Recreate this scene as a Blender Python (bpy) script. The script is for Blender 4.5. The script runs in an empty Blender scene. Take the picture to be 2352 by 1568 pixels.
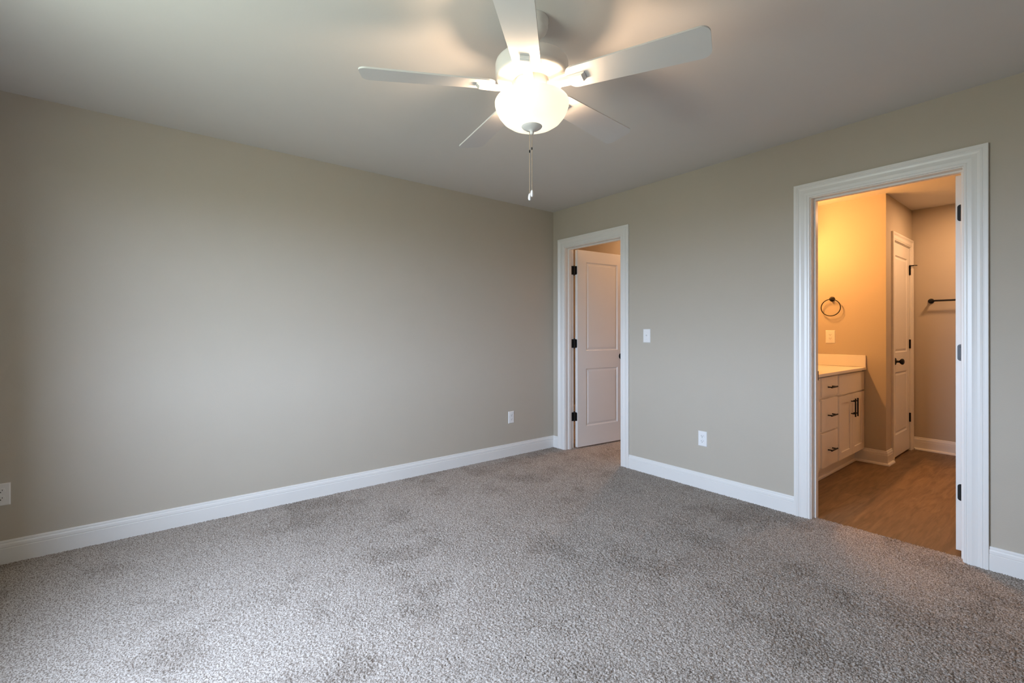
import bpy, math, random
import numpy as np
from mathutils import Matrix, Vector
random.seed(7)
PI = math.pi
SC = bpy.context.scene
COL = SC.collection

# ------------------------------------------------------------------ camera
F_PX, YAW, HORIZON = 1054.8, 51.71, 763.26           # fitted for a 2352 x 1568 frame
cam_d = bpy.data.cameras.new('camera')
cam = bpy.data.objects.new('camera', cam_d)
COL.objects.link(cam)
th, roll = math.radians(YAW), -0.0011
Fv = Vector((math.cos(th), math.sin(th), 0))
Rv = Vector((math.sin(th), -math.cos(th), 0))
Uv = Vector((0, 0, 1))
rx = Rv * math.cos(roll) + Uv * math.sin(roll)
ux = Uv * math.cos(roll) - Rv * math.sin(roll)
M = Matrix.Identity(4)
for i in range(3):
    M[i][0], M[i][1], M[i][2] = rx[i], ux[i], -Fv[i]
M[0][3], M[1][3], M[2][3] = -3.3025, -3.4875, 1.1888
cam.matrix_world = M
cam_d.sensor_width = 36
cam_d.lens = F_PX * 36 / 2352
cam_d.shift_y = -(784 - HORIZON) / 2352
cam_d.clip_start = 0.02
SC.camera = cam

# ------------------------------------------------------------------ exposure, world, lights
SC.view_settings.view_transform = 'Standard'
SC.view_settings.look = 'None'
SC.view_settings.gamma = 1
SC.view_settings.use_curve_mapping = False
SC.view_settings.exposure = 0.0
SC.cycles.use_denoising = True
SC.cycles.denoiser = 'OPENIMAGEDENOISE'
SC.cycles.max_bounces = 10
SC.cycles.diffuse_bounces = 7
SC.cycles.caustics_reflective = False
SC.cycles.caustics_refractive = False
SC.cycles.sample_clamp_indirect = 6

SKY, GROUND, SKY_STRENGTH = (0.80, 0.965, 1.23), (0.21, 0.235, 0.20), 47.0
world = bpy.data.worlds.new('daylight')
SC.world = world
world.use_nodes = True
nt = world.node_tree
nt.nodes.clear()
w_out = nt.nodes.new('ShaderNodeOutputWorld')
w_bg = nt.nodes.new('ShaderNodeBackground')
w_tc = nt.nodes.new('ShaderNodeTexCoord')
w_sep = nt.nodes.new('ShaderNodeSeparateXYZ')
w_rmp = nt.nodes.new('ShaderNodeValToRGB')
w_map = nt.nodes.new('ShaderNodeMapRange')
nt.links.new(w_tc.outputs['Generated'], w_sep.inputs[0])
w_map.inputs[1].default_value = -1
w_map.inputs[2].default_value = 1
nt.links.new(w_sep.outputs[2], w_map.inputs[0])
nt.links.new(w_map.outputs[0], w_rmp.inputs[0])
el = w_rmp.color_ramp.elements
el[0].position, el[0].color = 0.47, (*GROUND, 1)
el[1].position, el[1].color = 0.53, (*SKY, 1)
nt.links.new(w_rmp.outputs[0], w_bg.inputs[0])
w_bg.inputs[1].default_value = SKY_STRENGTH
nt.links.new(w_bg.outputs[0], w_out.inputs[0])

XW, YW, ZC = -4.05, -4.60, 2.437        # window wall, wall behind the camera, ceiling height
WINDOWS = [(-1.50, -2.36)]             # y range of the window in the wall left of the camera
WSILL, WHEAD = 0.80, 2.12

def area_portal(name, y0, y1):
    d = bpy.data.lights.new(name, 'AREA')
    d.shape = 'RECTANGLE'
    d.size, d.size_y = WHEAD - WSILL, abs(y0 - y1)
    d.cycles.is_portal = True
    o = bpy.data.objects.new(name, d)
    COL.objects.link(o)
    o.location = (XW - 0.125, (y0 + y1) / 2, (WSILL + WHEAD) / 2)
    o.rotation_euler = (0, -PI / 2, 0)      # local -Z points to +X
    return o
for (a, b) in WINDOWS:
    area_portal('window_portal', a, b)

def point_light(name, loc, energy, color, radius, parent=None):
    d = bpy.data.lights.new(name, 'POINT')
    d.energy, d.color, d.shadow_soft_size = energy, color, radius
    o = bpy.data.objects.new(name, d)
    COL.objects.link(o)
    o.location = loc
    if parent:
        o.parent = parent
        o.matrix_parent_inverse = Matrix.Translation(-parent.location)
    return o
WARM = (1.0, 0.68, 0.43)
FAN_W, VANITY_W, HALL_W, BATH_W = 19.0, 20.5, 38.0, 14.5

# ------------------------------------------------------------------ materials
def new_mat(name):
    m = bpy.data.materials.new(name)
    m.use_nodes = True
    n = m.node_tree.nodes
    return m, n, m.node_tree.links, n['Principled BSDF']

def plain(name, col, rough=0.5, metal=0.0, bump=0.0, bscale=60, var=0.03, spec=0.5):
    """colour with a faint noise mottling and an optional noise bump"""
    m, n, l, b = new_mat(name)
    tc = n.new('ShaderNodeTexCoord')
    nz = n.new('ShaderNodeTexNoise')
    nz.inputs['Scale'].default_value = 6
    nz.inputs['Detail'].default_value = 3
    l.new(tc.outputs['Object'], nz.inputs['Vector'])
    r = n.new('ShaderNodeValToRGB')
    r.color_ramp.elements[0].position, r.color_ramp.elements[1].position = 0.3, 0.7
    r.color_ramp.elements[0].color = (*[c * (1 - var) for c in col], 1)
    r.color_ramp.elements[1].color = (*[min(1, c * (1 + var)) for c in col], 1)
    l.new(nz.outputs['Fac'], r.inputs[0])
    l.new(r.outputs[0], b.inputs['Base Color'])
    b.inputs['Roughness'].default_value = rough
    b.inputs['Metallic'].default_value = metal
    b.inputs['Specular IOR Level'].default_value = spec
    if bump:
        n2 = n.new('ShaderNodeTexNoise')
        n2.inputs['Scale'].default_value = bscale
        n2.inputs['Detail'].default_value = 2
        l.new(tc.outputs['Object'], n2.inputs['Vector'])
        bp = n.new('ShaderNodeBump')
        bp.inputs['Strength'].default_value = bump
        bp.inputs['Distance'].default_value = 0.002
        l.new(n2.outputs['Fac'], bp.inputs['Height'])
        l.new(bp.outputs[0], b.inputs['Normal'])
    return m

WALL = plain('greige_wall_paint', (0.495, 0.45, 0.38), 0.75, bump=0.15, bscale=130, var=0.008, spec=0.25)
CEIL = plain('flat_ceiling_paint', (0.66, 0.65, 0.635), 0.9, bump=0.12, bscale=120, var=0.006, spec=0.1)
TRIM = plain('semi_gloss_white_trim', (0.80, 0.79, 0.77), 0.32, var=0.006)
DOOR = plain('white_door_paint', (0.78, 0.775, 0.76), 0.38, bump=0.04, bscale=90, var=0.006)
BLACK = plain('matte_black_metal', (0.0055, 0.005, 0.0048), 0.5, var=0.1, spec=0.3)
GREYM = plain('worn_grey_hinge_metal', (0.055, 0.062, 0.072), 0.45, metal=0.2, var=0.1)
PLATE = plain('white_plastic', (0.82, 0.82, 0.82), 0.35, var=0.005)
SLOT = plain('dark_slot', (0.03, 0.028, 0.026), 0.6)
CABIN = plain('white_cabinet_paint', (0.84, 0.825, 0.80), 0.35, var=0.006)
MARBLE = plain('cultured_marble', (0.86, 0.85, 0.83), 0.18, var=0.01)
FANW = plain('white_fan_enamel', (0.80, 0.80, 0.79), 0.35, var=0.006)
BLADE = plain('white_fan_blade', (0.70, 0.70, 0.70), 0.45, var=0.01)
BRASS = plain('brushed_bead_chain', (0.55, 0.42, 0.28), 0.35, metal=0.8, var=0.05)
SUBFL = plain('dim_subfloor', (0.2, 0.17, 0.14), 0.9)

def bowl_material():
    m, n, l, b = new_mat('frosted_bowl_glass')
    out = n['Material Output']
    tr = n.new('ShaderNodeBsdfTranslucent')
    tr.inputs[0].default_value = (0.80, 0.93, 1.0, 1)
    b.inputs['Base Color'].default_value = (0.85, 0.83, 0.80, 1)
    b.inputs['Roughness'].default_value = 0.3
    mx = n.new('ShaderNodeMixShader')
    mx.inputs[0].default_value = 0.23
    l.new(b.outputs[0], mx.inputs[1])
    l.new(tr.outputs[0], mx.inputs[2])
    l.new(mx.outputs[0], out.inputs[0])
    return m
BOWL = bowl_material()

def carpet_material():
    """heathered yarn: light and mid greige flecks; the depth of the pile itself is in the mesh"""
    m, n, l, b = new_mat('greige_cut_pile_carpet')
    tc = n.new('ShaderNodeTexCoord')
    z = n.new('ShaderNodeTexNoise')
    z.inputs['Scale'].default_value = 190
    z.inputs['Detail'].default_value = 2
    l.new(tc.outputs['Object'], z.inputs['Vector'])
    r = n.new('ShaderNodeValToRGB')
    e = r.color_ramp.elements
    e[0].position, e[0].color = 0.38, (0.20, 0.165, 0.140, 1)
    e[1].position, e[1].color = 0.58, (0.515, 0.474, 0.434, 1)
    l.new(z.outputs['Fac'], r.inputs[0])
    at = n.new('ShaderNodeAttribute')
    at.attribute_name = 'lean_shade'                 # shading of leaning pile, painted in as darker patches
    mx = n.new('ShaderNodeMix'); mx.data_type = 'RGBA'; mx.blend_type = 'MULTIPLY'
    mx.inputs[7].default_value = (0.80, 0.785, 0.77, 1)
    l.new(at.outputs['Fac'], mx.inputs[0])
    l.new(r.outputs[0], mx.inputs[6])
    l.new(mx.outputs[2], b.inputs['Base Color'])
    b.inputs['Roughness'].default_value = 1.0
    b.inputs['Specular IOR Level'].default_value = 0.0
    return m
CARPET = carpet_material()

def vinyl_material():
    m, n, l, b = new_mat('oak_vinyl_plank')
    tc = n.new('ShaderNodeTexCoord')
    br = n.new('ShaderNodeTexBrick')
    br.offset = 0.37
    br.inputs['Color1'].default_value = (0.0, 0.0, 0.0, 1)
    br.inputs['Color2'].default_value = (1, 1, 1, 1)
    br.inputs['Mortar'].default_value = (0.5, 0.5, 0.5, 1)
    br.inputs['Scale'].default_value = 1
    br.inputs['Mortar Size'].default_value = 0.0006
    br.inputs['Brick Width'].default_value = 1.22
    br.inputs['Row Height'].default_value = 0.178
    l.new(tc.outputs['Object'], br.inputs['Vector'])
    # shift the grain from plank to plank
    sh = n.new('ShaderNodeVectorMath'); sh.operation = 'MULTIPLY_ADD'
    l.new(br.outputs['Color'], sh.inputs[0]); sh.inputs[1].default_value = (7, 3, 5)
    l.new(tc.outputs['Object'], sh.inputs[2])
    mp = n.new('ShaderNodeMapping')
    mp.inputs['Scale'].default_value = (0.9, 4.2, 1)
    l.new(sh.outputs[0], mp.inputs['Vector'])
    n1 = n.new('ShaderNodeTexNoise')
    n1.inputs['Scale'].default_value = 1.3
    n1.inputs['Detail'].default_value = 1.5
    n1.inputs['Distortion'].default_value = 0.8
    l.new(mp.outputs[0], n1.inputs['Vector'])
    ms = n.new('ShaderNodeMath'); ms.operation = 'MULTIPLY'; ms.inputs[1].default_value = 34
    l.new(n1.outputs['Fac'], ms.inputs[0])
    sn = n.new('ShaderNodeMath'); sn.operation = 'SINE'
    l.new(ms.outputs[0], sn.inputs[0])
    n2 = n.new('ShaderNodeTexNoise')
    mp2 = n.new('ShaderNodeMapping')
    mp2.inputs['Scale'].default_value = (1.3, 13, 1)
    l.new(sh.outputs[0], mp2.inputs['Vector'])
    n2.inputs['Scale'].default_value = 3.2
    n2.inputs['Detail'].default_value = 5
    n2.inputs['Roughness'].default_value = 0.6
    n2.inputs['Distortion'].default_value = 0.7
    l.new(mp2.outputs[0], n2.inputs['Vector'])
    add = n.new('ShaderNodeMath'); add.operation = 'MULTIPLY_ADD'
    l.new(sn.outputs[0], add.inputs[0]); add.inputs[1].default_value = 0.085
    l.new(n2.outputs['Fac'], add.inputs[2])
    r = n.new('ShaderNodeValToRGB')
    e = r.color_ramp.elements
    e[0].position, e[0].color = 0.27, (0.140, 0.086, 0.042, 1)
    e[1].position, e[1].color = 0.74, (0.275, 0.180, 0.096, 1)
    l.new(add.outputs[0], r.inputs[0])
    tint = n.new('ShaderNodeMix'); tint.data_type = 'RGBA'; tint.blend_type = 'MULTIPLY'
    tint.inputs[0].default_value = 0.22
    l.new(r.outputs[0], tint.inputs[6]); l.new(br.outputs['Color'], tint.inputs[7])
    l.new(tint.outputs[2], b.inputs['Base Color'])
    b.inputs['Roughness'].default_value = 0.5
    return m
VINYL = vinyl_material()

# ------------------------------------------------------------------ mesh helpers
class MB:
    """collects vertices and faces of ONE mesh object"""
    def __init__(s):
        s.v, s.f, s.sm = [], [], []
    def add(s, verts, faces, smooth=False):
        k = len(s.v)
        s.v += [tuple(p) for p in verts]
        s.f += [tuple(i + k for i in f) for f in faces]
        s.sm += [smooth] * len(faces)
        return s
    def box(s, a, b):
        x0, x1 = sorted((a[0], b[0])); y0, y1 = sorted((a[1], b[1])); z0, z1 = sorted((a[2], b[2]))
        return s.add([(x0, y0, z0), (x1, y0, z0), (x1, y1, z0), (x0, y1, z0), (x0, y0, z1), (x1, y0, z1), (x1, y1, z1), (x0, y1, z1)],
                     [(0, 3, 2, 1), (4, 5, 6, 7), (0, 1, 5, 4), (1, 2, 6, 5), (2, 3, 7, 6), (3, 0, 4, 7)])
    def lathe(s, prof, c=(0, 0, 0), seg=48, axis='z', smooth=True):
        vs, fs = [], []
        n = len(prof)
        for r, z in prof:
            for k in range(seg):
                a = 2 * PI * k / seg
                p, q = r * math.cos(a), r * math.sin(a)
                vs.append({'z': (c[0] + p, c[1] + q, c[2] + z), 'x': (c[0] + z, c[1] + p, c[2] + q), 'y': (c[0] + p, c[1] + z, c[2] + q)}[axis])
        for i in range(n - 1):
            for k in range(seg):
                k2 = (k + 1) % seg
                fs.append((i * seg + k, i * seg + k2, (i + 1) * seg + k2, (i + 1) * seg + k))
        fs.append(tuple(range(seg))[::-1]); fs.append(tuple((n - 1) * seg + k for k in range(seg)))
        return s.add(vs, fs, smooth)
    def tube(s, pts, r, seg=12, closed=False):
        pts = [Vector(p) for p in pts]
        n = len(pts)
        vs, fs = [], []
        nrm = None
        for i, p in enumerate(pts):
            if closed: t = pts[(i + 1) % n] - pts[i - 1]
            else: t = pts[min(i + 1, n - 1)] - pts[max(i - 1, 0)]
            t.normalize()
            if nrm is None:
                nrm = t.cross(Vector((0, 0, 1)))
                if nrm.length < 1e-3: nrm = t.cross(Vector((1, 0, 0)))
            nrm = (nrm - t * nrm.dot(t)).normalized()
            b = t.cross(nrm)
            for k in range(seg):
                a = 2 * PI * k / seg
                vs.append(p + (nrm * math.cos(a) + b * math.sin(a)) * r)
        for i in range(n if closed else n - 1):
            j = (i + 1) % n
            for k in range(seg):
                k2 = (k + 1) % seg
                fs.append((i * seg + k, i * seg + k2, j * seg + k2, j * seg + k))
        if not closed:
            fs.append(tuple(range(seg))[::-1]); fs.append(tuple((n - 1) * seg + k for k in range(seg)))
        return s.add(vs, fs, True)
    def prism(s, poly, ext):
        """poly: list of 3D points (planar), ext: extrusion vector"""
        n = len(poly); e = Vector(ext)
        vs = [Vector(p) for p in poly] + [Vector(p) + e for p in poly]
        return s.add(vs, [tuple(range(n))[::-1], tuple(range(n, 2 * n))] + [(i, (i + 1) % n, n + (i + 1) % n, n + i) for i in range(n)])
    def sphere(s, c, r, seg=8, rings=6, sz=1.0):
        prof = [(max(1e-5, r * math.sin(PI * k / rings)), -r * sz * math.cos(PI * k / rings)) for k in range(rings + 1)]
        return s.lathe(prof, c, seg)
    def build(s, name, mat, parent=None, bevel=0.0, loc=None):
        me = bpy.data.meshes.new(name)
        off = Vector(loc) if loc is not None else Vector((0, 0, 0))
        q = parent
        while q is not None and loc is None:
            off += q.location
            q = q.parent
        me.from_pydata([Vector(p) - off for p in s.v], [], s.f)
        me.polygons.foreach_set('use_smooth', s.sm)
        me.update()
        import bmesh
        bm = bmesh.new(); bm.from_mesh(me)
        bmesh.ops.recalc_face_normals(bm, faces=bm.faces)
        bm.to_mesh(me); bm.free()
        if any(s.sm):
            me.set_sharp_from_angle(angle=math.radians(38))
        me.materials.append(mat)
        o = bpy.data.objects.new(name, me)
        COL.objects.link(o)
        if parent:
            o.parent = parent
            if loc is not None: o.location = Vector(loc) - parent.location
        elif loc is not None:
            o.location = loc
            o.matrix_world = Matrix.Translation(Vector(loc))
        if bevel:
            md = o.modifiers.new('bevel', 'BEVEL')
            md.width, md.segments, md.limit_method = bevel, 2, 'ANGLE'
            md.angle_limit = math.radians(40)
        return o

def tag(o, label, cat, group=None, kind=None):
    o['label'], o['category'] = label, cat
    if group: o['group'] = group
    if kind: o['kind'] = kind
    return o
def struct(o, label, cat):
    return tag(o, label, cat, kind='structure')
def thing(name, label, cat, loc, group=None, kind=None):
    o = bpy.data.objects.new(name, None)
    COL.objects.link(o)
    o.location = loc
    o.matrix_world = Matrix.Translation(Vector(loc))
    o.empty_display_size = 0.1
    return tag(o, label, cat, group, kind)
def dup(root, rotz, loc, label):
    r = root.copy(); COL.objects.link(r)
    r.location = loc; r.rotation_euler = (0, 0, rotz); r['label'] = label
    for ch in root.children:
        c = ch.copy(); COL.objects.link(c); c.parent = r
        for g in ch.children:
            d = g.copy(); COL.objects.link(d); d.parent = c
    return r

# ------------------------------------------------------------------ room shell
T = 0.115
ZF = -0.010                      # hard floor level in the bathroom, the carpet pile tops out at 0
D1 = (-0.170, -0.875)            # casing inner edges, small door
D2 = (-2.370, -3.072)            # casing inner edges, bathroom door
DTOP = 2.044
XE, YV, YE, XFAR, YB = 1.90, -1.62, -2.33, 2.85, -4.10   # bathroom: end wall, vanity wall, linen wall, far wall, rear wall
XH, YH = 1.65, 1.60              # hallway far wall and end
def wall_with_openings_x(x0, x1, ys, holes, name, mat, zlo=ZF - 0.03, zhi=ZC + 0.06):
    """wall in the plane x = x0..x1 from ys[0] to ys[1]; holes: (ya, yb, z0, z1)"""
    m = MB()
    lo, hi = min(ys), max(ys)
    cur = lo
    for ya, yb, z0, z1 in sorted((min(h[0], h[1]), max(h[0], h[1]), h[2], h[3]) for h in holes):
        m.box((x0, cur, zlo), (x1, ya, zhi))
        if z0 > zlo: m.box((x0, ya, zlo), (x1, yb, z0))
        m.box((x0, ya, z1), (x1, yb, zhi))
        cur = yb
    m.box((x0, cur, zlo), (x1, hi, zhi))
    return m.build(name, mat)

struct(MB().box((XW - T, 0, ZF - 0.03), (0, T, ZC + 0.06)).build('wall_left', WALL),
       'long greige bedroom wall on the left, bare but for two outlets', 'wall')
J = 0.018
wr = wall_with_openings_x(0, T, (YW - T, YH), [(D1[0] + J, D1[1] - J, ZF - 0.03, DTOP + J), (D2[0] + J, D2[1] - J, ZF - 0.03, DTOP + J)], 'wall_right', WALL)
struct(wr, 'greige bedroom wall on the right with two doorways', 'wall')
ww = wall_with_openings_x(XW - T, XW, (YW - T, T), [(a, b, WSILL, WHEAD) for a, b in WINDOWS], 'wall_window', WALL)
struct(ww, 'greige bedroom wall with a window beside the camera', 'wall')
struct(MB().box((XW, YW - T, ZF - 0.03), (0, YW, ZC + 0.06)).build('wall_rear', WALL), 'greige bedroom wall behind the camera', 'wall')
struct(MB().box((XW, YW, ZC), (0, 0, ZC + 0.05)).build('ceiling', CEIL), 'flat white bedroom ceiling carrying the fan', 'ceiling')
for k, (a, b) in enumerate(WINDOWS):
    m = MB()
    y0, y1 = max(a, b), min(a, b)
    fw = 0.045
    for (p, q) in (((y0, WSILL), (y0 - fw, WHEAD)), ((y1 + fw, WSILL), (y1, WHEAD)), ((y0, WSILL), (y1, WSILL + fw)), ((y0, WHEAD - fw), (y1, WHEAD)),
                   ((y0, (WSILL + WHEAD) / 2 - 0.02), (y1, (WSILL + WHEAD) / 2 + 0.02))):
        m.box((XW - 0.10, p[0], p[1]), (XW - 0.06, q[0], q[1]))
    struct(m.build('window_%d' % (k + 1), TRIM), 'white double hung window frame beside the camera', 'window')

# carpet: bedroom, its tongue through the small doorway, and the hallway beyond
def value_noise(x, y, size, seed):
    rng = np.random.default_rng(seed)
    g = rng.random((64, 64))
    u, v = x / size + 40.37, y / size + 40.71
    i, j = np.floor(u).astype(int), np.floor(v).astype(int)
    fu, fv = u - i, v - j
    fu, fv = fu * fu * (3 - 2 * fu), fv * fv * (3 - 2 * fv)
    i, j, i1, j1 = i % 64, j % 64, (i + 1) % 64, (j + 1) % 64
    return (g[i, j] * (1 - fu) + g[i1, j] * fu) * (1 - fv) + (g[i, j1] * (1 - fu) + g[i1, j1] * fu) * fv
def carpet():
    """cut pile as a mesh of tuft tips; leaning-pile patches (footsteps) have deeper, rougher pile"""
    rng = np.random.default_rng(3)
    V, Q, S, base = [], [], [], 0
    def patch(x0, x1, y0, y1, step, ragged=False):
        nonlocal base
        nx, ny = max(2, int(round((x1 - x0) / step)) + 1), max(2, int(round((y1 - y0) / step)) + 1)
        X, Y = np.meshgrid(np.linspace(x0, x1, nx), np.linspace(y0, y1, ny), indexing='ij')
        jx, jy = rng.uniform(-0.36, 0.36, X.shape) * step, rng.uniform(-0.36, 0.36, X.shape) * step
        jx[0, :] = jy[0, :] = jx[-1, :] = jy[-1, :] = 0
        jx[:, 0] = jy[:, 0] = jx[:, -1] = jy[:, -1] = 0
        if ragged:
            jx[-1, :] = rng.uniform(-0.004, 0.003, ny)
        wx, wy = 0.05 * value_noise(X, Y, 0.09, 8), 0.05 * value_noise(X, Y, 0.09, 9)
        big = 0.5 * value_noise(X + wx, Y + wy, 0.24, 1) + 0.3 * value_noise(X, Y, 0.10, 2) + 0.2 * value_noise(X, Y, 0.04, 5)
        lean_shade = 0.85 * np.clip((big - 0.50) / 0.22, 0, 1) + 0.45 * np.clip((0.7 * value_noise(X, Y, 0.7, 6) + 0.3 * value_noise(X, Y, 0.1, 7) - 0.45) / 0.3, 0, 1)
        lean_shade = np.clip(lean_shade, 0, 1)
        amp = PILE * (0.66 + 0.34 * lean_shade)
        Z = rng.uniform(-1, 1, X.shape) * amp - 0.0012 * lean_shade
        Z = np.clip(Z, -0.0075, 0.0055)
        Z[0, :] = Z[:, 0] = Z[-1, :] = Z[:, -1] = 0
        if ragged:
            Z[-1, :] = ZF
        S.append(lean_shade.ravel())
        V.append(np.stack([X + jx, Y + jy, Z], -1).reshape(-1, 3))
        I = np.arange(nx * ny).reshape(nx, ny) + base
        Q.append(np.stack([I[:-1, :-1], I[1:, :-1], I[1:, 1:], I[:-1, 1:]], -1).reshape(-1, 4))
        base += nx * ny
    patch(XW, 0, YW, -4.2, 0.009)
    patch(XW, 0, -4.2, 0, 0.0041)
    patch(0, T, D1[1] - J, D1[0] + J, 0.0055)
    patch(T, XH, YV + 0.1, YH, 0.012)
    patch(0, 0.066, D2[1] - J, D2[0] + J, 0.0050, True)
    v, q = np.concatenate(V), np.concatenate(Q)
    me = bpy.data.meshes.new('floor')
    me.vertices.add(len(v)); me.vertices.foreach_set('co', v.ravel().astype(np.float32))
    me.loops.add(q.size); me.loops.foreach_set('vertex_index', q.ravel().astype(np.int32))
    me.polygons.add(len(q)); me.polygons.foreach_set('loop_start', np.arange(0, q.size, 4, dtype=np.int32))
    me.polygons.foreach_set('use_smooth', np.ones(len(q), dtype=bool))
    me.update(calc_edges=True)
    sa = me.attributes.new('lean_shade', 'FLOAT', 'POINT')
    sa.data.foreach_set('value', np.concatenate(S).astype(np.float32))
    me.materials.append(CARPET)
    o = bpy.data.objects.new('floor', me)
    COL.objects.link(o)
    return o
PILE = 0.0047
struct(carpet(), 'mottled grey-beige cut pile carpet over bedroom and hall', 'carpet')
mb = MB()
mb.box((XW - T, YW - T, -0.035), (0.055, T, -0.0085)); mb.box((0.050, YV + 0.1, -0.035), (XH + T, YH + T, -0.0085))
struct(mb.build('floor_backing', SUBFL), 'carpet backing below the pile, not seen', 'floor')
struct(MB().box((0.055, YB, ZF - 0.02), (XFAR, YV, ZF)).build('floor_bathroom', VINYL), 'brown wood-look plank floor of the bathroom', 'floor')

# hallway shell
m = MB()
m.box((XH, YV + 0.1, ZF - 0.03), (XH + T, YH, ZC)); m.box((T, YH, ZF - 0.03), (XH + T, YH + T, ZC)); m.box((T, YV + 0.1 - 0.02, ZF - 0.03), (XH + T, YV + 0.1, ZC))
struct(m.build('wall_hallway', WALL), 'hallway walls seen over the half open white door', 'wall')
struct(MB().box((T, YV + 0.1, ZC), (XH + T, YH, ZC + 0.05)).build('ceiling_hallway', CEIL), 'hallway ceiling beyond the small doorway', 'ceiling')
# bathroom shell
struct(MB().box((T, YV, ZF - 0.03), (XE, YV + 0.078, ZC + 0.05)).build('wall_vanity', WALL), 'bathroom wall behind the vanity', 'wall')
struct(MB().box((XE, YE + 0.10, ZF - 0.03), (XE + 0.1, YV + 0.078, ZC + 0.05)).build('wall_towel_ring', WALL), 'lamp lit bathroom wall holding the towel ring', 'wall')
D3 = (2.145, 2.757)
m = MB()
m.box((XE, YE, ZF - 0.03), (D3[0] - J, YE + 0.10, ZC + 0.05)); m.box((D3[1] + J, YE, ZF - 0.03), (XFAR + 0.1, YE + 0.10, ZC + 0.05))
m.box((D3[0] - J, YE, 2.04 + J), (D3[1] + J, YE + 0.10, ZC + 0.05))
m.box((D3[0] - J, YE + 0.085, ZF - 0.03), (D3[1] + J, YE + 0.10, 2.04 + J))
struct(m.build('wall_linen', WALL), 'narrow bathroom wall around the closed white door', 'wall')
struct(MB().box((XFAR, YB, ZF - 0.03), (XFAR + 0.1, YE, ZC + 0.05)).build('wall_bathroom_far', WALL), 'shaded far bathroom wall holding the towel bar', 'wall')
struct(MB().box((T, YB - 0.1, ZF - 0.03), (XFAR + 0.1, YB, ZC + 0.05)).build('wall_bathroom_rear', WALL), 'bathroom wall out of sight behind the bedroom wall', 'wall')
struct(MB().box((T, YB, ZC), (XFAR, YV, ZC + 0.05)).build('ceiling_bathroom', CEIL), 'bathroom ceiling half in lamp light', 'ceiling')

# ------------------------------------------------------------------ baseboards
BH = 0.1185
def base_profile(h=BH, z0=ZF, shoe=False):
    """(thickness, z) from the floor up to the wall"""
    p = [(0, z0)]
    if shoe:
        p += [(0.030, z0), (0.030, z0 + 0.006), (0.026, z0 + 0.015), (0.014, z0 + 0.020)]
    else:
        p += [(0.014, z0)]
    p += [(0.014, h - 0.0405), (0.0118, h - 0.0385), (0.0118, h - 0.036), (0.0135, h - 0.0335), (0.0125, h - 0.020), (0.0105, h - 0.0150),
          (0.0080, h - 0.0135), (0.0080, h - 0.0115), (0.0088, h - 0.009), (0.0078, h - 0.003), (0.006, h), (0, h)]
    return p
def run(mb, p0, p1, normal, prof, m0=0.0, m1=0.0):
    """extrude a profile along the wall from p0 to p1 (xy); m0/m1: mitre factor at each end (+1 outside corner, -1 inside)"""
    p0, p1, nn = Vector((*p0, 0)), Vector((*p1, 0)), Vector((*normal, 0))
    d = (p1 - p0).normalized()
    a = [p0 + nn * t - d * (t * m0) + Vector((0, 0, z)) for t, z in prof]
    b = [p1 + nn * t + d * (t * m1) + Vector((0, 0, z)) for t, z in prof]
    n = len(prof)
    mb.add(a + b, [tuple(range(n)), tuple(range(2 * n - 1, n - 1, -1))] + [(i, (i + 1) % n, n + (i + 1) % n, n + i) for i in range(n)])
CW = 0.0905                     # casing width
bp_ = base_profile()
mb = MB(); run(mb, (XW, 0), (0, 0), (0, -1), bp_, -1, -1)
struct(mb.build('baseboard_left', TRIM), 'long white baseboard along the left wall', 'baseboard')
mb = MB(); run(mb, (0, 0), (0, D1[0] + CW), (-1, 0), bp_, -1, 0)
struct(mb.build('baseboard_corner', TRIM), 'short stub of white baseboard between room corner and small doorway', 'baseboard')
mb = MB(); run(mb, (0, D1[1] - CW), (0, D2[0] + CW), (-1, 0), bp_)
struct(mb.build('baseboard_right', TRIM), 'white baseboard between the two doorways', 'baseboard')
mb = MB(); run(mb, (0, D2[1] - CW), (0, YW), (-1, 0), bp_, 0, -1)
struct(mb.build('baseboard_right_end', TRIM), 'white baseboard right of the bathroom doorway', 'baseboard')
mb = MB(); run(mb, (XW, 0), (XW, YW), (1, 0), bp_, -1, -1)
struct(mb.build('baseboard_window', TRIM), 'white baseboard under the window', 'baseboard')
mb = MB(); run(mb, (XW, YW), (0, YW), (0, 1), bp_, -1, -1)
struct(mb.build('baseboard_rear', TRIM), 'white baseboard behind the camera', 'baseboard')
mb = MB(); run(mb, (XH, YV + 0.1), (XH, YH), (-1, 0), bp_)
struct(mb.build('baseboard_hallway', TRIM), 'white baseboard of the hallway', 'baseboard')
sp_ = base_profile(BH, ZF, True)
mb = MB()
run(mb, (XE, -2.101), (XE, YE), (-1, 0), sp_, 0, 1)
run(mb, (XE, YE), (D3[0] - 0.005 - 0.07, YE), (0, -1), sp_, 1, 0)
struct(mb.build('baseboard_bathroom', TRIM), 'white baseboard with shoe moulding wrapping the corner beside the vanity', 'baseboard')
mb = MB(); run(mb, (XFAR, YE), (XFAR, YB), (-1, 0), sp_, -1, -1)
struct(mb.build('baseboard_bathroom_far', TRIM), 'white baseboard with shoe moulding under the towel bar', 'baseboard')

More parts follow.
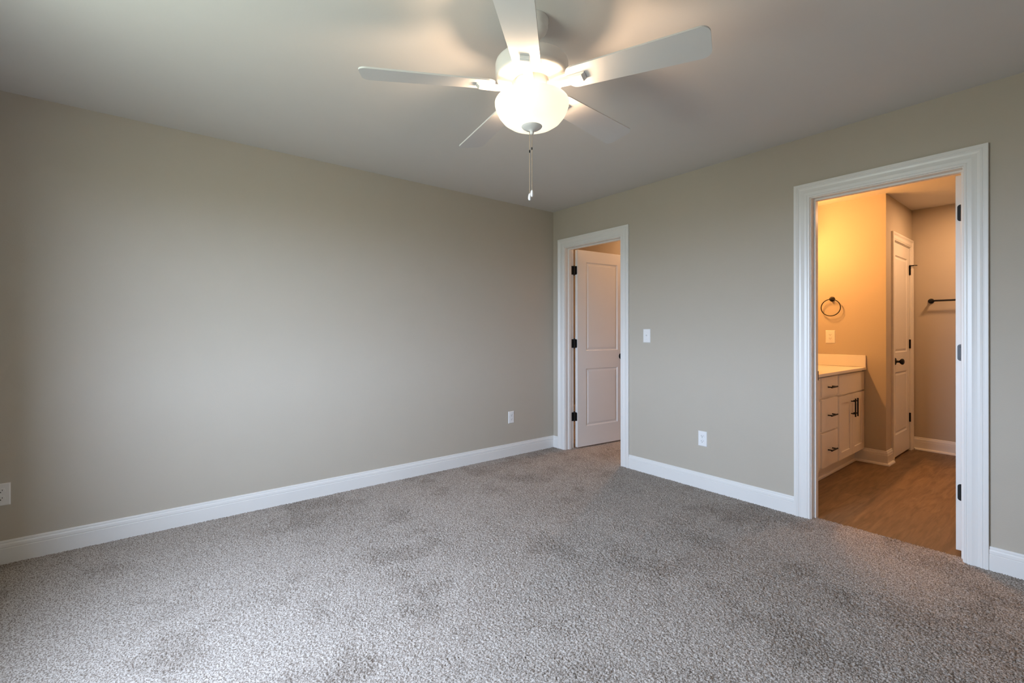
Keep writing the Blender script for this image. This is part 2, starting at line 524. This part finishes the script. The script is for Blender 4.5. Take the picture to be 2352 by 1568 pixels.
# ------------------------------------------------------------------ door casings and jambs
CAS = [(0.0, 0.0), (0.0, 0.0085), (0.0025, 0.0110), (0.0095, 0.0115), (0.0115, 0.0098), (0.0135, 0.0098), (0.0160, 0.0122), (0.030, 0.0132), (0.040, 0.0118),
       (0.050, 0.0112), (0.060, 0.0128), (0.066, 0.0160), (0.0685, 0.0172), (0.0705, 0.0158), (0.0725, 0.0158), (0.0755, 0.0178), (0.0885, 0.0180), (0.0905, 0.0165), (0.0905, 0.0)]
def casing(mb, a, b, top, zb, place, scale=1.0):
    """mitred casing round an opening; a > b run along the wall, place(s, t, z) gives 3D with s along the wall and t off it"""
    n = len(CAS)
    rows = []
    for w, t in CAS:
        w *= scale
        rows.append([place(a + w, t, zb), place(a + w, t, top + w), place(b - w, t, top + w), place(b - w, t, zb)])
    vs = [p for r in rows for p in r]
    fs = []
    for i in range(n):
        j = (i + 1) % n
        for k in range(3):
            fs.append((i * 4 + k, i * 4 + k + 1, j * 4 + k + 1, j * 4 + k))
    fs.append(tuple(i * 4 for i in range(n))); fs.append(tuple(i * 4 + 3 for i in range(n))[::-1])
    mb.add(vs, fs)

def door_frame(name, D, label, zb_jamb):
    place = lambda s, t, z: (-t, s, z)
    mb = MB(); casing(mb, D[0], D[1], DTOP, ZF, place)
    c = struct(mb.build(name, TRIM), label, 'door casing')
    mb = MB(); casing(mb, D[0], D[1], DTOP, ZF, lambda s, t, z: (T + t, s, z))
    mb.build('back_casing', TRIM, c)
    a, b, top = D[0] - 0.005, D[1] + 0.005, DTOP - 0.005
    mb = MB()
    mb.box((0, a, ZF), (T, a + J + 0.004, top)); mb.box((0, b, ZF), (T, b - J - 0.004, top)); mb.box((0, a + J + 0.004, top), (T, b - J - 0.004, top + J + 0.004))
    mb.build('jamb', TRIM, c)
    s0, s1 = 0.042, 0.078
    mb = MB()
    mb.box((s0, a, ZF), (s1, a - 0.011, top - 0.011)); mb.box((s0, b, ZF), (s1, b + 0.011, top - 0.011)); mb.box((s0, a, top - 0.011), (s1, b, top))
    mb.build('stop_moulding', TRIM, c, bevel=0.002)
    return c, a, b, top
f1, J1a, J1b, JTOP = door_frame('trim_1', D1, 'white moulded casing of the small doorway next to the corner', ZF)
f2, J2a, J2b, _ = door_frame('trim_2', D2, 'wide white moulded casing of the bathroom doorway', ZF)
# strike plate on the bathroom jamb
MB().box((0.082, J2a, 0.875), (T + 0.004, J2a - 0.002, 0.935)).build('strike_plate', GREYM, f2)
# linen door casing
mb = MB(); casing(mb, D3[1] + 0.002, D3[0] - 0.002, 2.045, ZF, lambda s, t, z: (s, YE - t, z), 0.075 / CW)
f3 = struct(mb.build('trim_3', TRIM), 'white casing of the closed narrow door in the bathroom', 'door casing')
mb = MB()
mb.box((D3[0] - J, YE, ZF), (D3[0] - 0.003, YE + 0.085, 2.04)); mb.box((D3[1] + 0.003, YE, ZF), (D3[1] + J, YE + 0.085, 2.04)); mb.box((D3[0] - J, YE, 2.038), (D3[1] + J, YE + 0.085, 2.04 + J))
mb.build('jamb', TRIM, f3)

# ------------------------------------------------------------------ doors
def panel_side(mb, W, H, panels, y, sgn, loops, to3):
    """one face of a slab with sunk panels; panels: (x0, x1, z0, z1); loops: (inset, depth)"""
    xs = sorted({0, W} | {p[0] for p in panels} | {p[1] for p in panels})
    zs = sorted({0, H} | {p[2] for p in panels} | {p[3] for p in panels})
    for i in range(len(xs) - 1):
        for k in range(len(zs) - 1):
            x0, x1, z0, z1 = xs[i], xs[i + 1], zs[k], zs[k + 1]
            hit = [p for p in panels if abs(p[0] - x0) < 1e-6 and abs(p[1] - x1) < 1e-6 and p[2] <= z0 + 1e-6 and p[3] >= z1 - 1e-6]
            if not hit:
                mb.add([to3(x0, y, z0), to3(x1, y, z0), to3(x1, y, z1), to3(x0, y, z1)], [(0, 1, 2, 3)])
                continue
            prev = None
            vs, fs = [], []
            for q, (ins, dep) in enumerate(loops):
                yy = y - sgn * dep
                vs += [to3(x0 + ins, yy, z0 + ins), to3(x1 - ins, yy, z0 + ins), to3(x1 - ins, yy, z1 - ins), to3(x0 + ins, yy, z1 - ins)]
                if q:
                    a, b = 4 * (q - 1), 4 * q
                    fs += [(a + e, a + (e + 1) % 4, b + (e + 1) % 4, b + e) for e in range(4)]
            fs.append(tuple(4 * (len(loops) - 1) + e for e in range(4)))
            mb.add(vs, fs)
def slab(mb, W, H, th, panels, loops, to3, both=True):
    panel_side(mb, W, H, panels, th, 1, loops, to3)
    panel_side(mb, W, H, panels if both else [], 0, -1, loops, to3)
    c = [(0, 0), (W, 0), (W, H), (0, H)]
    for i in range(4):
        (x0, z0), (x1, z1) = c[i], c[(i + 1) % 4]
        mb.add([to3(x0, 0, z0), to3(x1, 0, z1), to3(x1, th, z1), to3(x0, th, z0)], [(0, 1, 2, 3)])
LOOPS = [(0, 0), (0.004, 0.0045), (0.011, 0.009), (0.014, 0.009), (0.030, 0.0035), (0.034, 0.0025)]
def door_panels(W, H):
    s = 0.118
    return [(s, W - s, 0.205, 0.800), (s, W - s, 0.985, H - 0.118)]

def knob_mesh(mb, c, axis, sgn):
    prof = [(0.0005, 0), (0.033, 0), (0.033, 0.005), (0.030, 0.009), (0.014, 0.012), (0.0105, 0.020), (0.0105, 0.034), (0.018, 0.040), (0.026, 0.047), (0.0285, 0.055), (0.026, 0.063), (0.017, 0.069), (0.0005, 0.071)]
    mb.lathe([(r, sgn * z) for r, z in prof], c, 32, axis)

# door_1: hung on the left jamb, swung into the hall
OPEN1 = math.radians(84.5)
P1 = Vector((T + 0.013, J1a + 0.0, 0))
def to_door1(x, y, z):
    # closed leaf: x along -Y from the hinge, y = 0 hall side .. th bedroom side
    v = Vector((-0.009 - y, -0.007 - x, 0))
    c, s = math.cos(OPEN1), math.sin(OPEN1)
    return (P1.x + v.x * c - v.y * s, P1.y + v.x * s + v.y * c, 0.014 + z)
W1, H1 = abs(J1a - J1b) - 0.006, JTOP - 0.014 - 0.004
mb = MB(); slab(mb, W1, H1, 0.035, door_panels(W1, H1), LOOPS, to_door1)
door1 = struct(mb.build('door_1', DOOR, loc=(P1.x, P1.y, 0)), 'half open white two-panel door with black hinges beyond the small doorway', 'door')
def hinge(parent, z, pin, jamb_boxes, leaf_quads, mat=BLACK):
    mb = MB()
    mb.lathe([(0.0005, -0.047), (0.0062, -0.047), (0.0062, 0.047), (0.0005, 0.047)], (pin[0], pin[1], z), 14)
    mb.lathe([(0.0005, 0.047), (0.0045, 0.047), (0.0048, 0.050), (0.003, 0.053), (0.0005, 0.054)], (pin[0], pin[1], z), 12)
    mb.lathe([(0.0005, -0.054), (0.003, -0.053), (0.0048, -0.050), (0.0045, -0.047), (0.0005, -0.047)], (pin[0], pin[1], z), 12)
    for q in leaf_quads:
        mb.prism(q[0], q[1])
    return mb.build('hinge', mat, parent)
def rounded_leaf(fn, w, z, r=0.013, h=0.0445):
    """outline of a hinge leaf: w long away from the pin, far corners rounded; fn(d, z) -> 3D"""
    pts = [fn(0, z - h)]
    for k in range(7):
        a = -PI / 2 + PI / 2 * k / 6
        pts.append(fn(w - r + r * math.cos(a), z - h + r + r * math.sin(a)))
    for k in range(7):
        a = PI / 2 * k / 6
        pts.append(fn(w - r + r * math.cos(a), z + h - r + r * math.sin(a)))
    pts.append(fn(0, z + h))
    return pts
for z in (0.325, 1.075, 1.825):
    jl = (rounded_leaf(lambda d, zz: (T + 0.006 - d, J1a - 0.0005, zz), 0.041, z), (0, -0.002, 0))
    dirn = Vector(to_door1(1, 0, 0)) - Vector(to_door1(0, 0, 0))
    dl = (rounded_leaf(lambda d, zz: (lambda p: (p[0], p[1], zz))(to_door1(-0.0005, -0.004 + d, 0)), 0.032, z), tuple(-dirn * 0.002))
    hinge(door1, z, P1, None, [jl, dl])
mb = MB()
kc = Vector(to_door1(W1 - 0.066, 0.035, 0.915))
nrm = (Vector(to_door1(0, 0.035, 0)) - Vector(to_door1(0, 0, 0))).normalized()
def oriented_lathe(mb, prof, c, n, seg=32):
    t = MB(); t.lathe(prof, (0, 0, 0), seg)
    q = Vector((0, 0, 1)).rotation_difference(Vector(n))
    mb.add([q @ Vector(v) + Vector(c) for v in t.v], t.f, True)
KNOB = [(0.0005, 0), (0.033, 0), (0.033, 0.005), (0.030, 0.009), (0.014, 0.012), (0.0105, 0.020), (0.0105, 0.034), (0.018, 0.040), (0.026, 0.047), (0.0285, 0.055), (0.026, 0.063), (0.017, 0.069), (0.0005, 0.071)]
oriented_lathe(mb, KNOB, kc, nrm)
mb.build('knob', BLACK, door1)

# door_2: hung on the right jamb of the bathroom doorway, swung right open into the bathroom
OPEN2 = math.radians(-91.0)
P2 = Vector((T + 0.008, J2b, 0))
def to_door2(x, y, z):
    v = Vector((-0.008 - y, 0.003 + x, 0))
    c, s = math.cos(OPEN2), math.sin(OPEN2)
    return (P2.x + v.x * c - v.y * s, P2.y + v.x * s + v.y * c, 0.012 + z)
W2 = abs(J2a - J2b) - 0.006
mb = MB(); slab(mb, W2, H1, 0.035, door_panels(W2, H1), LOOPS, to_door2)
door2 = struct(mb.build('door_2', DOOR, loc=(P2.x, P2.y, 0)), 'white bathroom door swung fully open, only its hinge edge showing', 'door')
for z, mt in ((0.325, BLACK), (1.078, GREYM), (1.83, BLACK)):
    dirn = Vector(to_door2(1, 0, 0)) - Vector(to_door2(0, 0, 0))
    dl = (rounded_leaf(lambda d, zz: (lambda p: (p[0], p[1], zz))(to_door2(-0.0005, -0.004 + d, 0)), 0.032, z), tuple(-dirn * 0.002))
    jl = (rounded_leaf(lambda d, zz: (P2.x - 0.004 - d, J2b + 0.0005, zz), 0.032, z), (0, 0.002, 0))
    h = hinge(door2, z, P2, None, [jl, dl], mt)
    if mt is GREYM: h['label'] = 'worn grey hinge leaf'
    mb = MB()
    for dx, dz in ((0.020, 0.030), (0.012, 0.0), (0.020, -0.030)):
        p = to_door2(-0.003, -0.004 + dx, 0)
        oriented_lathe(mb, [(0.0005, 0), (0.004, 0), (0.003, 0.0012), (0.0005, 0.0015)], (p[0], p[1], z + dz), -dirn, 12)
    mb.build('screw', mt, h)

# door_3: the closed linen door
def to_door3(x, y, z):
    return (D3[0] + x, YE + 0.039 - y, 0.008 + z)
W3, H3 = D3[1] - D3[0], 2.027
mb = MB(); slab(mb, W3, H3, 0.035, [(0.085, W3 - 0.165 + 0.08, 0.205, 0.800), (0.085, W3 - 0.085, 0.985, H3 - 0.118)], LOOPS, to_door3, False)
door3 = struct(mb.build('door_3', DOOR, loc=(D3[0], YE, 0)), 'closed narrow white two-panel door with black knob inside the bathroom', 'door')
for z in (0.325, 1.068, 1.812):
    mb = MB()
    mb.lathe([(0.0005, -0.045), (0.0065, -0.045), (0.0065, 0.045), (0.0005, 0.045)], (D3[1] + 0.0015, YE - 0.003, z), 14)
    mb.box((D3[1] - 0.014, YE + 0.002, z - 0.045), (D3[1] + 0.002, YE + 0.005, z + 0.045))
    mb.build('hinge', BLACK, door3)
mb = MB()
hx, hy, hz = D3[1] + 0.0015, YE - 0.003, 1.862
mb.lathe([(0.0005, -0.005), (0.010, -0.005), (0.010, 0.004), (0.0005, 0.006)], (hx, hy, hz), 16)
mb.tube([(hx - 0.004, hy - 0.004, hz - 0.004), (hx - 0.012, hy - 0.030, hz - 0.006)], 0.005, 10)
mb.tube([(hx, hy, hz), (hx + 0.018, hy - 0.020, hz + 0.002), (hx + 0.050, hy - 0.040, hz + 0.003)], 0.0038, 10)
mb.lathe([(0.0005, 0), (0.008, 0), (0.008, 0.006), (0.0005, 0.008)], (hx + 0.050, hy - 0.040, hz - 0.001), 14)
mb.build('hinge_pin_stop', BLACK, door3)
mb = MB(); oriented_lathe(mb, KNOB, (D3[0] + 0.062, YE + 0.004, 0.912), (0, -1, 0))
mb.build('knob', BLACK, door3)

# ------------------------------------------------------------------ outlets and switch (built facing -Y, then turned)
def plate_mesh(w, h):
    m = MB()
    lv = [(0, 0), (0.0, 0.002), (0.0035, 0.0055), (0.006, 0.006)]
    vs, fs = [], []
    for q, (i, d) in enumerate(lv):
        a, b = w / 2 - i, h / 2 - i
        vs += [(-a, -d, -b), (a, -d, -b), (a, -d, b), (-a, -d, b)]
        if q:
            o, p = 4 * (q - 1), 4 * q
            fs += [(o + e, o + (e + 1) % 4, p + (e + 1) % 4, p + e) for e in range(4)]
    fs.append((12, 13, 14, 15)); fs.append((3, 2, 1, 0))
    return m.add(vs, fs)
def receptacle_face(zc):
    m = MB()
    pts = []
    for k in range(32):
        a = 2 * PI * k / 32
        pts.append((0.0172 * math.cos(a), -0.006, zc + max(-0.0125, min(0.0125, 0.0172 * math.sin(a)))))
    return m.prism(pts, (0, -0.0018, 0))
def receptacle_slots(zc, y=-0.0079):
    m = MB()
    m.box((-0.0078, y, zc - 0.001), (-0.0054, y - 0.0003, zc + 0.0075)); m.box((0.0056, y, zc), (0.0076, y - 0.0003, zc + 0.0070))
    m.lathe([(0.0003, 0), (0.0027, 0), (0.0027, -0.0003), (0.0003, -0.0003)], (0, y, zc - 0.0065), 14, 'y')
    return m
def screw_head(mb, z, y=-0.006):
    mb.lathe([(0.0003, 0), (0.0036, 0), (0.003, -0.0012), (0.0003, -0.0014)], (0, y, z), 14, 'y')
OUT_GROUP = 'duplex wall outlets in the bedroom'
outlet = thing('wall_outlet', 'white duplex outlet on the left wall close to the room corner', 'outlet', (0, 0, 0), OUT_GROUP)
plate_mesh(0.070, 0.1145).build('cover_plate', PLATE, outlet)
for zc in (0.0195, -0.0195):
    rc = receptacle_face(zc).build('receptacle', PLATE, outlet)
    receptacle_slots(zc).build('slots', SLOT, rc)
mb = MB(); screw_head(mb, 0); mb.build('screw', PLATE, outlet)
outlet.location = (-0.5616, 0, 0.371)
dup(outlet, 0, (-3.904, 0, 0.357), 'white duplex outlet cut off by the left edge of the photo, above baseboard')
dup(outlet, -PI / 2, (0, -1.644, 0.380), 'white duplex outlet low on the wall between the two doorways')

sw = thing('light_switch', 'white toggle light switch plate on the wall between the doorways', 'light switch', (0, 0, 0))
plate_mesh(0.070, 0.1145).build('cover_plate', PLATE, sw)
mb = MB(); mb.box((-0.0055, -0.0058, -0.0125), (0.0055, -0.0066, 0.0125)); mb.build('toggle_surround', PLATE, sw)
mb = MB()
mb.prism([(-0.0042, -0.006, -0.006), (-0.0042, -0.006, 0.006), (-0.0042, -0.017, 0.012), (-0.0042, -0.018, 0.006)], (0.0084, 0, 0))
mb.build('toggle', PLATE, sw, bevel=0.0008)
for z in (0.030, -0.030):
    mb = MB(); screw_head(mb, z); mb.build('screw', PLATE, sw)
sw.location, sw.rotation_euler = (0, -1.146, 1.159), (0, 0, -PI / 2)

gf = thing('bathroom_outlet', 'white rectangular-faced outlet above the vanity splash under the towel ring', 'outlet', (0, 0, 0))
plate_mesh(0.080, 0.126).build('cover_plate', PLATE, gf)
rc = MB().box((-0.0165, -0.0058, -0.0335), (0.0165, -0.0082, 0.0335)).build('receptacle', PLATE, gf, bevel=0.001)
for zc in (0.020, -0.017):
    receptacle_slots(zc, -0.0083).build('slots', SLOT, rc)
mb = MB(); mb.box((0.010, -0.0082, -0.030), (0.0125, -0.0090, 0.026)); mb.build('test_buttons', PLATE, rc)
for z in (0.048, -0.048):
    mb = MB(); screw_head(mb, z); mb.build('screw', PLATE, gf)
gf.location, gf.rotation_euler = (XE, -1.900, 1.144), (0, 0, -PI / 2)

# ------------------------------------------------------------------ vanity
YF = -2.17
van = thing('vanity_cabinet', 'white shaker vanity cabinet with black bar pulls in the bathroom', 'cabinet', (XE, YV, ZF))
VX0 = T + 0.001
mb = MB()
mb.box((VX0, YV - 0.002, 0.100), (XE - 0.002, YF + 0.020, 0.8395))
mb.build('body', CABIN, van)
mb = MB(); mb.box((VX0, YV - 0.002, ZF), (XE - 0.002, -2.100, 0.100))
mb.prism([(VX0, -2.100, ZF), (VX0, -2.113, ZF), (VX0, -2.112, 0.002), (VX0, -2.107, 0.008), (VX0, -2.100, 0.010)], (XE - 0.03 - VX0, 0, 0))
mb.build('toe_kick', CABIN, van)
def front_panel(name, x0, x1, z0, z1, shaker):
    mb = MB()
    fn = lambda x, y, z: (x0 + x, YF + 0.0195 - y, z0 + z)
    W, H = x1 - x0, z1 - z0
    s = 0.058
    slab(mb, W, H, 0.0195, [(s, W - s, s, H - s)] if shaker else [], [(0, 0), (0.001, 0.007), (0.002, 0.0075)], fn, False)
    return mb.build(name, CABIN, van, bevel=0.0 if shaker else 0.0012)
def bar_pull(parent, c, vertical, L=0.135, post=0.096):
    mb = MB()
    d = Vector((0, 0, 1)) if vertical else Vector((1, 0, 0))
    c = Vector(c); off = Vector((0, -0.032, 0))
    mb.tube([c + off - d * L / 2, c + off + d * L / 2], 0.0058, 14)
    for sg in (-1, 1):
        mb.tube([c + d * sg * post / 2, c + d * sg * post / 2 + off], 0.0048, 12)
    return mb.build('handle', BLACK, parent)
drawers = [(0.828, 1.180, 0.680, 0.829), (0.828, 1.180, 0.404, 0.655), (0.828, 1.180, 0.120, 0.387)]
for x0, x1, z0, z1 in drawers:
    d = front_panel('drawer', x0, x1, z0, z1, False)
    bar_pull(d, ((x0 + x1) / 2, YF, (z0 + z1) / 2 - 0.005), False)
front_panel('false_front', 1.221, 1.893, 0.660, 0.827, False)
front_panel('false_front', 0.113 + 0.006, 0.787, 0.660, 0.827, False)
for x0, x1, hx_ in ((1.221, 1.5545, 1.5545 - 0.030), (1.5575, 1.893, 1.5575 + 0.030), (0.119, 0.4515, 0.4515 - 0.03), (0.4545, 0.787, 0.4545 + 0.03)):
    d = front_panel('cabinet_door', x0, x1, 0.115, 0.645, True)
    bar_pull(d, (hx_, YF, 0.530), True, 0.160, 0.108)
top = thing('vanity_countertop', 'white countertop with splash along the lamp lit bathroom wall', 'countertop', (XE, YV, 0.84))
mb = MB(); mb.box((VX0, YV - 0.001, 0.840), (XE - 0.001, YF - 0.016, 0.865))
mb.build('slab', MARBLE, top, bevel=0.004)
MB().box((XE - 0.020, YV - 0.022, 0.8655), (XE - 0.001, YF - 0.014, 0.975)).build('side_splash', MARBLE, top, bevel=0.003)
MB().box((VX0, YV - 0.001, 0.8655), (XE - 0.001, YV - 0.021, 0.975)).build('back_splash', MARBLE, top, bevel=0.003)
# vanity lamp on the wall above, just hidden by the doorway
vl = thing('vanity_lamp', 'wall lamp with three bare bulbs above the vanity, hidden behind the door casing', 'lamp', (1.17, YV, 2.05))
MB().box((0.91, YV - 0.001, 2.085), (1.43, YV - 0.03, 2.165)).build('back_plate', BLACK, vl, bevel=0.003)
for x in (0.97, 1.17, 1.37):
    mb = MB(); mb.tube([(x, YV - 0.025, 2.125), (x, YV - 0.07, 2.145), (x, YV - 0.11, 2.135), (x, YV - 0.115, 2.110)], 0.006, 10)
    mb.build('arm', BLACK, vl)
    mb = MB(); mb.lathe([(0.022, 2.115), (0.024, 2.105), (0.024, 2.060), (0.020, 2.055)], (x, YV - 0.115, 0), 24)
    mb.build('socket', BLACK, vl)
    point_light('vanity_bulb', (x, YV - 0.115, 2.02), VANITY_W, (1.0, 0.43, 0.115), 0.028, vl)

# towel ring
tr_ = thing('towel_ring', 'black metal towel ring on the lamp lit bathroom wall', 'towel ring', (XE, -1.915, 1.51))
mb = MB(); mb.lathe([(0.0005, 0), (0.024, 0), (0.024, -0.005), (0.021, -0.010), (0.011, -0.013), (0.009, -0.03), (0.0095, -0.045), (0.0105, -0.052), (0.0005, -0.054)], (XE, -1.915, 1.508), 28, 'x')
mb.build('wall_post', BLACK, tr_)
mb = MB(); mb.tube([(XE - 0.044, -1.915 + 0.080 * math.sin(2 * PI * k / 64), 1.425 + 0.080 * math.cos(2 * PI * k / 64)) for k in range(64)], 0.0042, 12, True)
mb.build('ring', BLACK, tr_)
# towel bar
tb = thing('towel_bar', 'black towel bar on the shaded far bathroom wall', 'towel bar', (XFAR, -2.48, 1.50))
for y in (-2.478, -3.088):
    mb = MB(); mb.lathe([(0.0005, 0), (0.024, 0), (0.024, -0.005), (0.021, -0.010), (0.011, -0.013), (0.0095, -0.03), (0.0125, -0.050), (0.0135, -0.062), (0.0125, -0.074), (0.0005, -0.078)], (XFAR, y, 1.498), 28, 'x')
    mb.build('wall_post', BLACK, tb)
mb = MB(); mb.tube([(XFAR - 0.062, -2.478, 1.498), (XFAR - 0.062, -3.088, 1.498)], 0.0085, 14)
mb.build('bar', BLACK, tb)

# ------------------------------------------------------------------ ceiling fan
FX, FY = -2.099, -2.093
fan = thing('ceiling_fan', 'white five-blade ceiling fan with lit frosted bowl light', 'ceiling fan', (FX, FY, ZC))
c0 = (FX, FY, 0)
mb = MB(); mb.lathe([(0.067, ZC), (0.067, ZC - 0.012), (0.0655, ZC - 0.016), (0.0655, ZC - 0.030), (0.061, ZC - 0.042), (0.048, ZC - 0.056), (0.034, ZC - 0.066), (0.030, ZC - 0.070), (0.013, ZC - 0.072)], c0, 48)
mb.build('canopy', FANW, fan)
mb = MB(); mb.lathe([(0.0125, ZC - 0.07), (0.0125, 2.285)], c0, 24); mb.build('downrod', FANW, fan)
mb = MB(); mb.lathe([(0.014, 2.310), (0.030, 2.306), (0.034, 2.296), (0.060, 2.286), (0.105, 2.277), (0.135, 2.270), (0.1435, 2.264), (0.146, 2.256), (0.146, 2.216), (0.1435, 2.206), (0.136, 2.199), (0.120, 2.195), (0.084, 2.190), (0.078, 2.188), (0.078, 2.196), (0.02, 2.196)], c0, 64)
mb.build('motor_housing', FANW, fan)
mb = MB(); mb.lathe([(0.02, 2.196), (0.067, 2.195), (0.0685, 2.190), (0.0685, 2.160), (0.065, 2.154), (0.056, 2.152), (0.050, 2.140), (0.046, 2.126), (0.046, 2.118), (0.010, 2.116)], c0, 48)
mb.build('hub', FANW, fan)
outer = [(0.1455, 2.112), (0.1482, 2.107), (0.1478, 2.097), (0.1435, 2.080), (0.1330, 2.058), (0.117, 2.038), (0.096, 2.0235), (0.070, 2.0160), (0.042, 2.0125), (0.010, 2.011)]
inner = [(max(0.008, r - 0.004), z + 0.0045) for r, z in reversed(outer)]
inner[-1] = (0.1425, 2.112)
mb = MB(); mb.lathe(outer + inner, c0, 72)
mb.f = mb.f[:-2]; mb.sm = mb.sm[:-2]
mb.build('bowl_shade', BOWL, fan)
mb = MB(); mb.lathe([(0.010, 2.016), (0.0395, 2.0150), (0.0415, 2.0125), (0.0395, 2.0095), (0.031, 2.0035), (0.018, 1.9990), (0.0095, 1.9955), (0.0075, 1.992), (0.0082, 1.988), (0.0078, 1.983), (0.004, 1.9805), (0.0005, 1.980)], c0, 40)
mb.build('finial', FANW, fan)
ZB, PITCH, R0, R1 = 2.166, math.radians(12.3), 0.150, 0.662
def blade_outline():
    pts = []
    w0, w1 = 0.052, 0.070
    # inner end: rounded shoulders
    for k in range(9):
        a = PI / 2 + PI / 2 * k / 8
        pts.append((R0 + 0.034 + 0.034 * math.cos(a), w0 - 0.034 + 0.034 * math.sin(a) + 0.002))
    for k in range(9):
        a = PI + PI / 2 * k / 8
        pts.append((R0 + 0.034 + 0.034 * math.cos(a), -w0 + 0.034 + 0.034 * math.sin(a) - 0.002))
    for k in range(9):
        a = -PI / 2 + PI / 2 * k / 8
        pts.append((R1 - 0.032 + 0.032 * math.cos(a), -w1 + 0.032 + 0.032 * math.sin(a)))
    for k in range(9):
        a = PI / 2 * k / 8
        pts.append((R1 - 0.032 + 0.032 * math.cos(a), w1 - 0.032 + 0.032 * math.sin(a)))
    return pts
def blade_xf(ang):
    ca, sa, cp, sp = math.cos(ang), math.sin(ang), math.cos(PITCH), math.sin(PITCH)
    def fn(r, w, h):
        # counter-clockwise edge (w > 0) hangs lower
        z = ZB - w * sp + h * cp
        ww = w * cp + h * sp
        return (FX + r * ca - ww * sa, FY + r * sa + ww * ca, z)
    return fn
PHASE = 6.9
for k in range(5):
    fn = blade_xf(math.radians(PHASE + 72 * k))
    o2 = blade_outline()
    mb = MB()
    n = len(o2)
    mb.add([fn(r, w, 0.0) for r, w in o2] + [fn(r, w, 0.006) for r, w in o2],
           [tuple(range(n))[::-1], tuple(range(n, 2 * n))] + [(i, (i + 1) % n, n + (i + 1) % n, n + i) for i in range(n)])
    bl = mb.build('blade', BLADE, fan)
    prof = [(0.070, 0.004), (0.145, 0.000), (0.223, 0.000), (0.223, -0.0050), (0.2185, -0.0056), (0.2180, -0.0095), (0.2135, -0.0100), (0.2130, -0.0135), (0.200, -0.0150), (0.150, -0.0165), (0.100, -0.0140), (0.070, -0.0100)]
    half = lambda r: 0.0185 if r > 0.2 else (0.0150 + 0.0035 * (r - 0.07) / 0.13)
    mb = MB()
    n = len(prof)
    mb.add([fn(r, -half(r), h) for r, h in prof] + [fn(r, half(r), h) for r, h in prof],
           [tuple(range(n))[::-1], tuple(range(n, 2 * n))] + [(i, (i + 1) % n, n + (i + 1) % n, n + i) for i in range(n)])
    mb.build('blade_iron', FANW, bl, bevel=0.0015)
# pull chains
def chain(dx, dy, ztop, zbot, zjoin):
    mb = MB()
    z = ztop
    while z > zbot + 0.028:
        if abs(z - zjoin) > 0.005:
            mb.sphere((FX + dx, FY + dy, z), 0.0017, 8, 6)
        z -= 0.0044
    mb.tube([(FX + dx, FY + dy, ztop), (FX + dx, FY + dy, zbot + 0.024)], 0.0005, 5)
    ch = mb.build('pull_chain', BRASS, fan)
    mb = MB(); mb.lathe([(0.0012, 0.006), (0.0026, 0.004), (0.0026, -0.004), (0.0012, -0.006)], (FX + dx, FY + dy, zjoin), 12)
    mb.build('connector', BLACK, ch)
    mb = MB(); mb.lathe([(0.0012, 0.0285), (0.0035, 0.026), (0.0058, 0.018), (0.0066, 0.010), (0.0058, 0.004), (0.004, 0.0005), (0.0012, 0)], (FX + dx, FY + dy, zbot), 20)
    mb.build('fob', PLATE, ch)
chain(0.0, 0.0, 1.981, 1.731, 1.925)
chain(-0.009 * Rv.x, -0.009 * Rv.y, 2.008, 1.7175, 1.914)
point_light('fan_bulb', (FX, FY, 2.062), FAN_W, WARM, 0.040, fan)

# flush dome lamps out of sight in the bathroom and the hallway
def dome_lamp(name, label, x, y, bulb, watts, col):
    t = thing(name, label, 'lamp', (x, y, ZC))
    mb = MB(); mb.lathe([(0.14, ZC), (0.14, ZC - 0.02), (0.135, ZC - 0.022)], (x, y, 0), 40); mb.build('pan', FANW, t)
    mb = MB(); mb.lathe([(0.045, ZC - 0.022), (0.045, ZC - 0.05)], (x, y, 0), 24); mb.build('socket', FANW, t)
    point_light(bulb, (x, y, ZC - 0.19), watts, col, 0.045, t)
dome_lamp('hallway_lamp', 'flush ceiling lamp of the hallway, out of sight beyond the small doorway', 1.10, -0.33, 'hallway_bulb', HALL_W, (1.0, 0.55, 0.28))
# bathroom: a flat disc lamp that only throws light down
bx_, by_ = 2.27, -2.93
bl_ = thing('bathroom_ceiling_lamp', 'flat round ceiling lamp of the bathroom, out of sight behind the door casing', 'lamp', (bx_, by_, ZC))
mb = MB(); mb.lathe([(0.115, ZC), (0.115, ZC - 0.008), (0.105, ZC - 0.014), (0.09, ZC - 0.015)], (bx_, by_, 0), 40); mb.build('trim_ring', FANW, bl_)
d = bpy.data.lights.new('bathroom_bulb', 'AREA')
d.shape, d.size, d.energy, d.color = 'DISK', 0.15, BATH_W, (1.0, 0.54, 0.26)
o = bpy.data.objects.new('bathroom_bulb', d)
COL.objects.link(o)
o.location = (0, 0, -0.022)
o.parent = bl_
